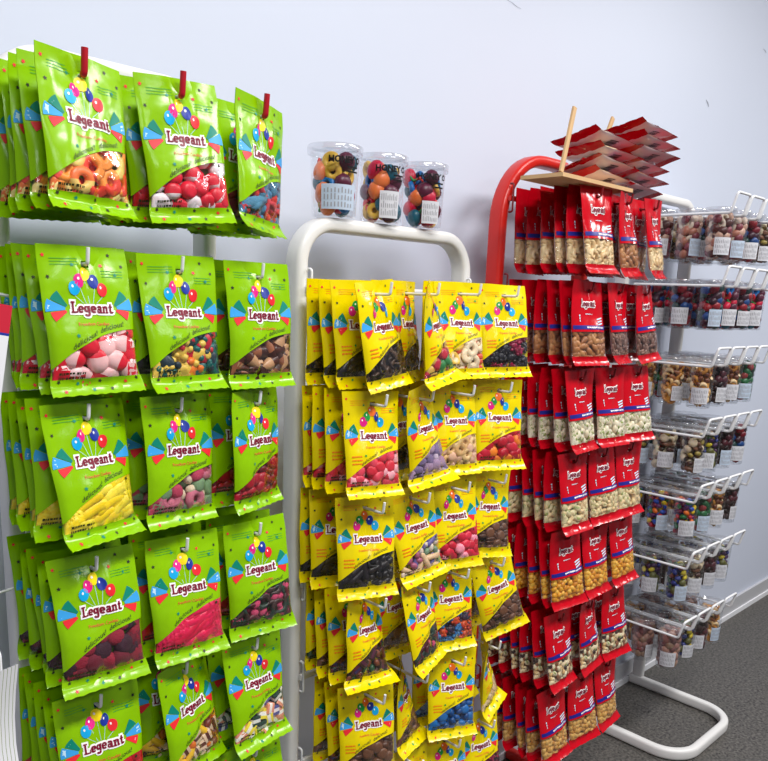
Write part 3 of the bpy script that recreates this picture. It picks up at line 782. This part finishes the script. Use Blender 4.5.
# ------------------------------------------------------------------ cups of sweets
def cup_shape(CH, CR0, CR1, word=None, a_mid=0.):
    mb = MB(); n = 32
    lathe(mb, [(.0005, .004), (CR0-.006, .004), (CR0-.004, .0), (CR0-.001, .001), (CR0, .004), (CR0+(CR1-CR0)*.5, CH*.5), (CR1, CH-.004)], CUP, n)
    if word:
        vs, fs = font_tris(word, .0145, .0007)
        P = lambda a, z: Vector(((CR0+(CR1-CR0)*z/CH+.0009)*math.sin(a), -(CR0+(CR1-CR0)*z/CH+.0009)*math.cos(a), z))
        mb.add([P(a_mid+px/.045, CH*.77+py) for px, py in vs], fs, INK['black'])
        for q in range(2): mb.grid([[P(a_mid+.05+.07*i, z) for i in range(9)] for z in (CH*.70-.0075*q, CH*.70+.003-.0075*q)], INK['black'])
    body = mb.data('cup_wall')
    mb = MB()
    lathe(mb, [(CR1+.0008, CH-.009), (CR1+.0045, CH-.010), (CR1+.005, CH-.008), (CR1+.005, CH+.003), (CR1+.0035, CH+.0045), (CR1-.001, CH+.004), (CR1-.003, CH-.001), (.0005, CH-.001)], LID, n)
    return body, mb.data('lid')
CUP_DIM = {'tall': (.140, .0335, .0385), 'wide': (.117, .0395, .0445)}
def on_cup(a, z, off=.0008, dim='tall'):
    CH, CR0, CR1 = CUP_DIM[dim]
    r = CR0+(CR1-CR0)*z/CH+off; return Vector((r*math.sin(a), -r*math.cos(a), z))
def label_mesh(a0, a1, z0, z1, tint, dim='tall'):
    m = mat('label_'+tint, {'white': (206, 206, 212), 'bluish': (184, 198, 216)}[tint], .5)
    mb = MB(); N = 8
    mb.grid([[on_cup(a0+(a1-a0)*i/N, z, .0008, dim) for i in range(N+1)] for z in (z0, (z0+z1)/2, z1)], m)
    r = random.Random(int(z1*1e4))
    for c in range(9):    # columns of fine print
        a = a0+(a1-a0)*(.08+.095*c)
        for k in range(3):
            za, zb = z0+(z1-z0)*(.1+.28*k), z0+(z1-z0)*(.1+.28*k+r.uniform(.14, .25))
            mb.grid([[on_cup(a, z, .0013, dim), on_cup(a+(a1-a0)*.032, z, .0013, dim)] for z in (za, zb)], INK['grey'])
    a = a0+(a1-a0)*.5
    return mb.data('label')
LABELS = [label_mesh(-.95, .45, .014, .062, 'white'), label_mesh(-.3, 1.0, .014, .058, 'white'), label_mesh(-.5, .7, .012, .060, 'bluish')]
WLABELS = [label_mesh(-.62, .95, .012, .054, 'bluish', 'wide'), label_mesh(-.10, .85, .008, .056, 'white', 'wide'), label_mesh(-.05, .85, .008, .050, 'white', 'wide')]
def cup_pack(palette, seed, n_layer=5, ring=8, size=1.0, dim='tall'):
    CH, CR0, CR1 = CUP_DIM[dim]
    r = random.Random(seed); out = []
    for L in range(n_layer):
        z = .012+(CH-.028)*(L+.5)/n_layer
        for k in range(ring+2):
            inner = k >= ring
            rc = (CR0+(CR1-CR0)*z/CH)
            spec = palette[r.randrange(len(palette))]; c = candy(spec[0], spec[1], spec[2] if len(spec) > 2 else None, False)
            ext = min(c[3]*size*.92, .0155)
            rr = (rc-ext-.0015)*(1 if not inner else .35)
            a = 2*PI*(k+.5*(L % 2)+r.uniform(-.2, .2))/ring if not inner else PI*(k+L*.3)
            sc = size*min(1, .0160/(c[3]*size))*r.uniform(.92, 1.1)
            M = Matrix.Translation((rr*math.cos(a), rr*math.sin(a), z+r.uniform(-.004, .004))) @ Euler((r.uniform(-.5, .5), r.uniform(-.8, .8), a+PI/2+r.uniform(-.4, .4))).to_matrix().to_4x4() @ Matrix.Diagonal((sc, sc*.9, sc, 1))
            out.append((c, M))
    return out
def joined(lst, name):
    mb = MB()
    for c, M in lst:
        src = c[1]; o = len(mb.v); mb.v += [tuple(M @ Vector(v)) for v in src.v]
        mb.f += [tuple(i+o for i in f) for f in src.f]; mb.m += [mb.slot(src.mats[k]) for k in src.m]
    return mb.data(name)
CUPS = {   # words, palette
 'gummy':  ('mixed bright gummies', [('ring',(220,40,50)),('drop',(200,20,60)),('ring',(226,180,70)),('drop',(20,90,110)),('worm',(40,140,70),(210,60,40)),('ring',(0,110,180)),('ball',(90,20,50)),('drop',(230,120,60))]),
 'choc':   ('white and brown chocolates', [('ball',(226,206,190)),('ball',(130,60,70)),('drop',(200,160,140)),('ring',(210,190,170)),('ball',(80,40,36)),('drop',(170,110,90))]),
 'berry':  ('dark red and blue gummies', [('drop',(120,14,34)),('ball',(30,70,130)),('drop',(60,24,40)),('worm',(150,30,40),(30,90,60)),('ball',(150,30,40)),('drop',(30,60,60))]),
 'amber':  ('amber and brown nuts', [('cashew',(214,170,110)),('almond',(150,90,50)),('ring',(206,140,60)),('bean',(110,60,36)),('cashew',(226,196,150))]),
 'mocha':  ('brown and cream pieces', [('cashew',(230,214,180)),('bean',(70,40,34)),('almond',(120,80,60)),('ball',(220,200,170)),('bean',(150,130,60)),('bean',(60,50,40))]),
 'rainbow':('rainbow sugar sweets', [('bean',(226,190,30)),('bean',(180,20,40)),('bean',(40,80,180)),('bean',(90,30,90)),('bean',(226,110,30)),('bean',(40,110,60)),('bean',(110,30,60))]),
 'forest': ('yellow, purple and green sweets', [('bean',(206,186,40)),('bean',(70,40,80)),('bean',(40,80,50)),('bean',(50,60,130)),('bean',(120,60,50)),('ball',(90,90,40))]),
 'pale':   ('pinkish brown sweets', [('ball',(150,104,96)),('ball',(180,136,120)),('drop',(120,80,80)),('ball',(140,110,90))]),
 'green':  ('dark green sweets', [('drop',(20,70,40)),('ball',(40,100,60)),('drop',(150,60,60)),('drop',(30,50,40))]),
 'dark':   ('dark chocolate sweets', [('bean',(54,30,30)),('ball',(80,30,40)),('bean',(40,26,26)),('ball',(60,40,40))]),
}
CUPMESH = {}
CUP_MESH = {'tall': cup_shape(*CUP_DIM['tall']), 'wide': cup_shape(*CUP_DIM['wide'], 'HONEY O', .42)}
def cup(x, y, z, kind, var, lab, rz, label, group, dim='tall'):
    M = Matrix.Translation((x, y, z)) @ Matrix.Rotation(rz, 4, 'Z')
    t = thing('candy_cup', label, 'candy cup', M, group)
    link('cup_wall', CUP_MESH[dim][0], t); link('lid', CUP_MESH[dim][1], t)
    link('label', lab, t, label='printed paper label on the cup')
    words_, pal = CUPS[kind]
    if dim == 'wide':
        for c, m in cup_pack(pal, 77+var, 5, 6, 1.42, dim): link(c[0], c[2], t, m)
    else:
        key = (kind, var)
        if key not in CUPMESH: CUPMESH[key] = joined(cup_pack(pal, 13*var+len(kind), 7, 7, 1.15), 'candy_filling')
        link('candy_filling', CUPMESH[key], t, kind='stuff')
    return t
ztop = .128+CAMZ+.0006
for k, (x, w) in enumerate(((.963, 'first'), (1.079, 'second'), (1.193, 'third'))):
    lbl = ('clear cup of mixed gummies beside the rounded corner of the yellow bag rack', 'clear cup of dark mixed gummies, middle of the three on the rack bar',
           'clear cup of gummies with a blue ring, last of the three on the rack bar')[k]
    cup(x, 1.12, ztop, 'gummy', k, WLABELS[k], (-.66, -.72, -.76)[k], lbl, 'cups on the yellow bag rack', 'wide')

# ------------------------------------------------------------------ white rack of cup lanes
W_ROWS = [.310, .112, -.116, -.322, -.520, -.727, -.950]
rack = make_rack('white tubular rack with wire lanes full of clear candy cups', 2.215, 2.645, 1.245, .338+CAMZ, [], None, .95, WHITE_PAINT, WIRE_WHITE, .07, base_front=.885)
LANE_X = [2.305+.102*i for i in range(4)]; LW = .0436
ro = Vector(rack.matrix_world.translation)
W_KIND = [('choc','choc','berry','mocha'), ('berry','gummy','berry','gummy'), ('amber','dark','amber','green'), ('mocha','forest','dark','berry'), ('rainbow','green','amber','dark'), ('forest','mocha','dark','forest'), ('pale','forest','dark','amber')]
LANEN = ['first', 'second', 'third', 'fourth']; DEP = ['front', 'middle', 'rear']
for r, z in enumerate(W_ROWS):
    zz = z+CAMZ-.054
    mb = MB(); sweep(mb, [Vector((2.235, 1.2225, zz-.0072))-ro, Vector((2.70, 1.2225, zz-.0072))-ro], circ(.004, 8), WIRE_WHITE); link('cross_rail', mb.data('cross_rail'), rack)
    for i, x in enumerate(LANE_X):
        mb = MB()
        p = fillet([(x-LW, 1.2225, zz), (x-LW, .955, zz), (x-LW, .941, zz+.054), (x+LW, .941, zz+.054), (x+LW, .955, zz), (x+LW, 1.2225, zz)], .008, 4)
        sweep(mb, [Vector(q)-ro for q in p], circ(.0038, 8), WIRE_WHITE); link('wire_lane', mb.data('wire_lane'), rack)
        for d in range(3):
            if ('w', r, i, d) in SKIP: continue
            y = 1.0005+.0885*d
            kind = W_KIND[r][i] if d == 0 else W_KIND[r][(i+d) % 4] if i else W_KIND[r][0]
            lab = f'clear cup of {CUPS[kind][0]}, {DEP[d]}, {LANEN[i]} lane, {ROWN[r]} white shelf'
            cup(x, y, zz+.0041+.010-.140, kind, (r+i+d) % 2, LABELS[(0, 2, 0, 1)[(r+d+i) % 4]], rnd.uniform(-.9, -.3), lab, 'cups in the white wire rack')

# ------------------------------------------------------------------ cards at the edge of the green rack
mb = MB(); RT = mat('red_card_print', (196, 22, 50), .5)
N = 6
for (z0, z1, m) in ((-.105, -.022, CARD), (-.022, -.019, INK['navy']), (-.019, .012, RT)):
    mb.grid([[(-.075+.15*i/N, .003*math.sin(2.5*i/N)+.012*min(0, z)*4*0, z) for i in range(N+1)] for z in (z0, z1)], m)
    mb.grid([[(-.075+.15*i/N, .0008+.003*math.sin(2.5*i/N), z) for i in range(N, -1, -1)] for z in (z0, z1)], CARD)
c = thing('price_card', 'white price card with a red header band at the edge of the second row', 'price card', Matrix.Translation((.254, .925, -.029+CAMZ)) @ Matrix.Rotation(math.radians(10), 4, 'Y'))
link('card', mb.data('card', smooth=False), c)
mb = MB(); sweep(mb, fillet([(.02, .003, -.006), (.02, .003, .028), (.02, .150, .028), (.131, .150, .028)], .01, 4), circ(.002, 6), WIRE_WHITE); link('card_clip', mb.data('card_clip'), c)
mb = MB(); STR = mat('olive_stripe', (116, 136, 50), .6)
nx, nz = 114, 6
for i in range(nx):
    x0, x1 = -.11+.19*i/nx, -.11+.19*(i+1)/nx
    m = STR if i % 3 == 0 else CARD
    w = .0017 if i % 3 == 0 else 0
    for back in (0, 1):
        pts = []
        for k in range(nz+1):
            q = k/nz; yy = .02*math.sin(PI*q)-.012*q+.001*back
            row = [(x0 if i % 3 else x1-.0006, yy, .09-.22*q), (x1 if i % 3 != 2 else x1, yy, .09-.22*q)]
            pts.append(row if not back else row[::-1])
        mb.grid(pts[::-1], m if not back else CARD)
    if i % 3 == 0:
        mb.grid([[(x0, .02*math.sin(PI*k/nz)-.012*k/nz, .09-.22*k/nz), (x1-.0006, .02*math.sin(PI*k/nz)-.012*k/nz, .09-.22*k/nz)] for k in range(nz, -1, -1)], CARD)
sp = thing('striped_paper', 'folded white paper with thin olive stripes hanging at the lower edge of the green bags', 'paper', Matrix.Translation((.235, .905, -.545+CAMZ)) @ Matrix.Rotation(math.radians(14), 4, 'Z'))
link('paper', mb.data('paper'), sp)
mb = MB(); sweep(mb, fillet([(.06, .004, .084), (.06, .004, .115), (.06, .165, .115), (.186, .165, .115)], .01, 4), circ(.002, 6), WIRE_WHITE); link('paper_clip', mb.data('paper_clip'), sp)

# sticks by the pile
stick((1.420, .953, bz+.0092), (1.456, .957, .383+CAMZ), .0115, 'pale wooden stick leaning in front of the pile of red packets')
stick((1.800, 1.143, R_ROWS[0]-.0135+CAMZ), (1.918, 1.143, .464+CAMZ), .013, 'pale wooden stick behind the pile with only its tip showing')

# ------------------------------------------------------------------ the room
YW = 1.292
def wall_mat():
    m = mat('painted_wall', (206, 212, 228), .45, .35, var=.02, vscale=1.5, bump=.03, bscale=25)
    return m
def struct(name, mb, smooth_=False):
    o = link(name, mb.data(name, smooth=smooth_)); o['kind'] = 'structure'; return o
mb = MB(); box(mb, (-2.5, YW, 0), (7.0, YW+.1, 3.0), wall_mat())
SC = mat('scuff_grey', (140, 144, 158), .6)
def scuff(pts, w):
    rows = []
    for i, (x, z) in enumerate(pts):
        k = math.sin(PI*(i+.3)/(len(pts)-.4)); rows.append([(x-w*k, YW-.0006, z), (x+w*k, YW-.0006, z+w*.3)])
    mb.grid(rows, SC)
def wp(px, py):
    f, cy = 787.54, 456.87
    r = CAMROT @ Vector(((px-384)/f, (py-cy)/f, 1.0)); k = YW/r.y
    return r.x*k, r.z*k+CAMZ
yaw, pitch, roll = 0.783220305, 0.204674587, -0.0404320335
fv = Vector((math.sin(yaw)*math.cos(pitch), math.cos(yaw)*math.cos(pitch), -math.sin(pitch)))
rv = Vector((math.cos(yaw), -math.sin(yaw), 0)); dv = fv.cross(rv)
cr, sr = math.cos(roll), math.sin(roll)
rv2, dv2 = rv*cr+dv*sr, -rv*sr+dv*cr
CAMROT = Matrix((rv2, dv2, fv)).transposed()
scuff([wp(507, 0), wp(512, 3), wp(517, 7), wp(521, 9)], .002)
scuff([wp(706, 100), wp(707.5, 103), wp(708.5, 107)], .005)
scuff([wp(763, 49), wp(765, 51), wp(766, 53)], .005)
struct('wall_back', mb)
mb = MB(); box(mb, (-2.5, YW-.012, 0), (7.0, YW, .085), mat('baseboard_paint', (190, 190, 194), .4)); box(mb, (-2.5, YW-.018, 0), (7.0, YW-.012, .022), mat('baseboard_strip', (236, 236, 240), .4))
struct('baseboard_back', mb)
def floor_mat():
    m = mat('speckled_floor', (70, 69, 66), .5, .4)
    nt = m.node_tree; b = nt.nodes['Principled BSDF']
    tc = nt.nodes.new('ShaderNodeTexCoord')
    n1 = nt.nodes.new('ShaderNodeTexNoise'); n1.inputs['Scale'].default_value = 110; n1.inputs['Detail'].default_value = 6
    v = nt.nodes.new('ShaderNodeTexVoronoi'); v.inputs['Scale'].default_value = 62
    r1 = nt.nodes.new('ShaderNodeValToRGB'); r1.color_ramp.elements[0].position = .35; r1.color_ramp.elements[1].position = .68
    r1.color_ramp.elements[0].color = (*lin((58, 56, 54)), 1); r1.color_ramp.elements[1].color = (*lin((104, 100, 95)), 1)
    r2 = nt.nodes.new('ShaderNodeValToRGB'); r2.color_ramp.elements[0].position = .16; r2.color_ramp.elements[1].position = .26
    r2.color_ramp.elements[0].color = (1, 1, 1, 1); r2.color_ramp.elements[1].color = (0, 0, 0, 1)
    mx = nt.nodes.new('ShaderNodeMix'); mx.data_type = 'RGBA'; mx.inputs['B'].default_value = (*lin((40, 38, 37)), 1)
    nt.links.new(tc.outputs['Object'], n1.inputs['Vector']); nt.links.new(tc.outputs['Object'], v.inputs['Vector'])
    nt.links.new(n1.outputs['Fac'], r1.inputs['Fac']); nt.links.new(v.outputs['Distance'], r2.inputs['Fac'])
    nt.links.new(r1.outputs['Color'], mx.inputs['A']); nt.links.new(r2.outputs['Color'], mx.inputs['Factor']); nt.links.new(mx.outputs['Result'], b.inputs['Base Color'])
    return m
mb = MB(); box(mb, (-2.5, -4.0, -.05), (7.0, YW+.1, 0), floor_mat()); struct('floor', mb)
mb = MB(); box(mb, (-2.5, -4.0, 3.0), (7.0, YW+.1, 3.05), mat('ceiling_paint', (228, 228, 230), .8, .2)); struct('ceiling', mb)

# ------------------------------------------------------------------ light: ceiling panels and the bright shop behind the camera
def area(name, loc, size, power, aim, color=(1, 1, 1)):
    l = bpy.data.lights.new(name, 'AREA'); l.shape = 'RECTANGLE'; l.size, l.size_y = size; l.energy = power; l.color = color
    o = bpy.data.objects.new(name, l); COL.objects.link(o); o.location = loc
    o.rotation_euler = (Vector(aim)-Vector(loc)).to_track_quat('-Z', 'Y').to_euler(); return o
area('ceiling_light', (.4, -.30, 2.97), (1.3, .35), 62, (.4, -.30, 0), (1, .99, .97))
area('ceiling_light', (2.4, -.30, 2.97), (1.3, .35), 52, (2.4, -.30, 0), (1, .99, .97))
area('ceiling_light', (4.4, -.30, 2.97), (1.3, .35), 48, (4.4, -.30, 0), (1, .99, .97))
area('ceiling_light', (-.8, -2.2, 2.97), (1.2, .6), 26, (-.8, -2.2, 0), (.97, .98, 1))
area('ceiling_light', (1.4, -2.2, 2.97), (1.2, .6), 26, (1.4, -2.2, 0), (.97, .98, 1))
w = bpy.data.worlds.new('shop_world'); scene.world = w; w.use_nodes = True
w.node_tree.nodes['Background'].inputs['Color'].default_value = (.86, .90, 1, 1); w.node_tree.nodes['Background'].inputs['Strength'].default_value = .16

cam = bpy.data.cameras.new('camera'); co = bpy.data.objects.new('camera', cam); COL.objects.link(co)
R = Matrix((rv2, -dv2, -fv)).transposed().to_4x4()
co.matrix_world = Matrix.Translation((0, 0, CAMZ)) @ R
cam.sensor_fit = 'HORIZONTAL'; cam.sensor_width = 36; cam.lens = 787.54/768*36
cam.shift_y = (456.87-380.5)/768; cam.clip_start = .02
scene.camera = co
scene.view_settings.view_transform = 'Standard'; scene.view_settings.look = 'None'; scene.view_settings.gamma = 1; scene.view_settings.use_curve_mapping = False
scene.view_settings.exposure = 0.0
scene.cycles.transparent_max_bounces = 32; scene.cycles.max_bounces = 8
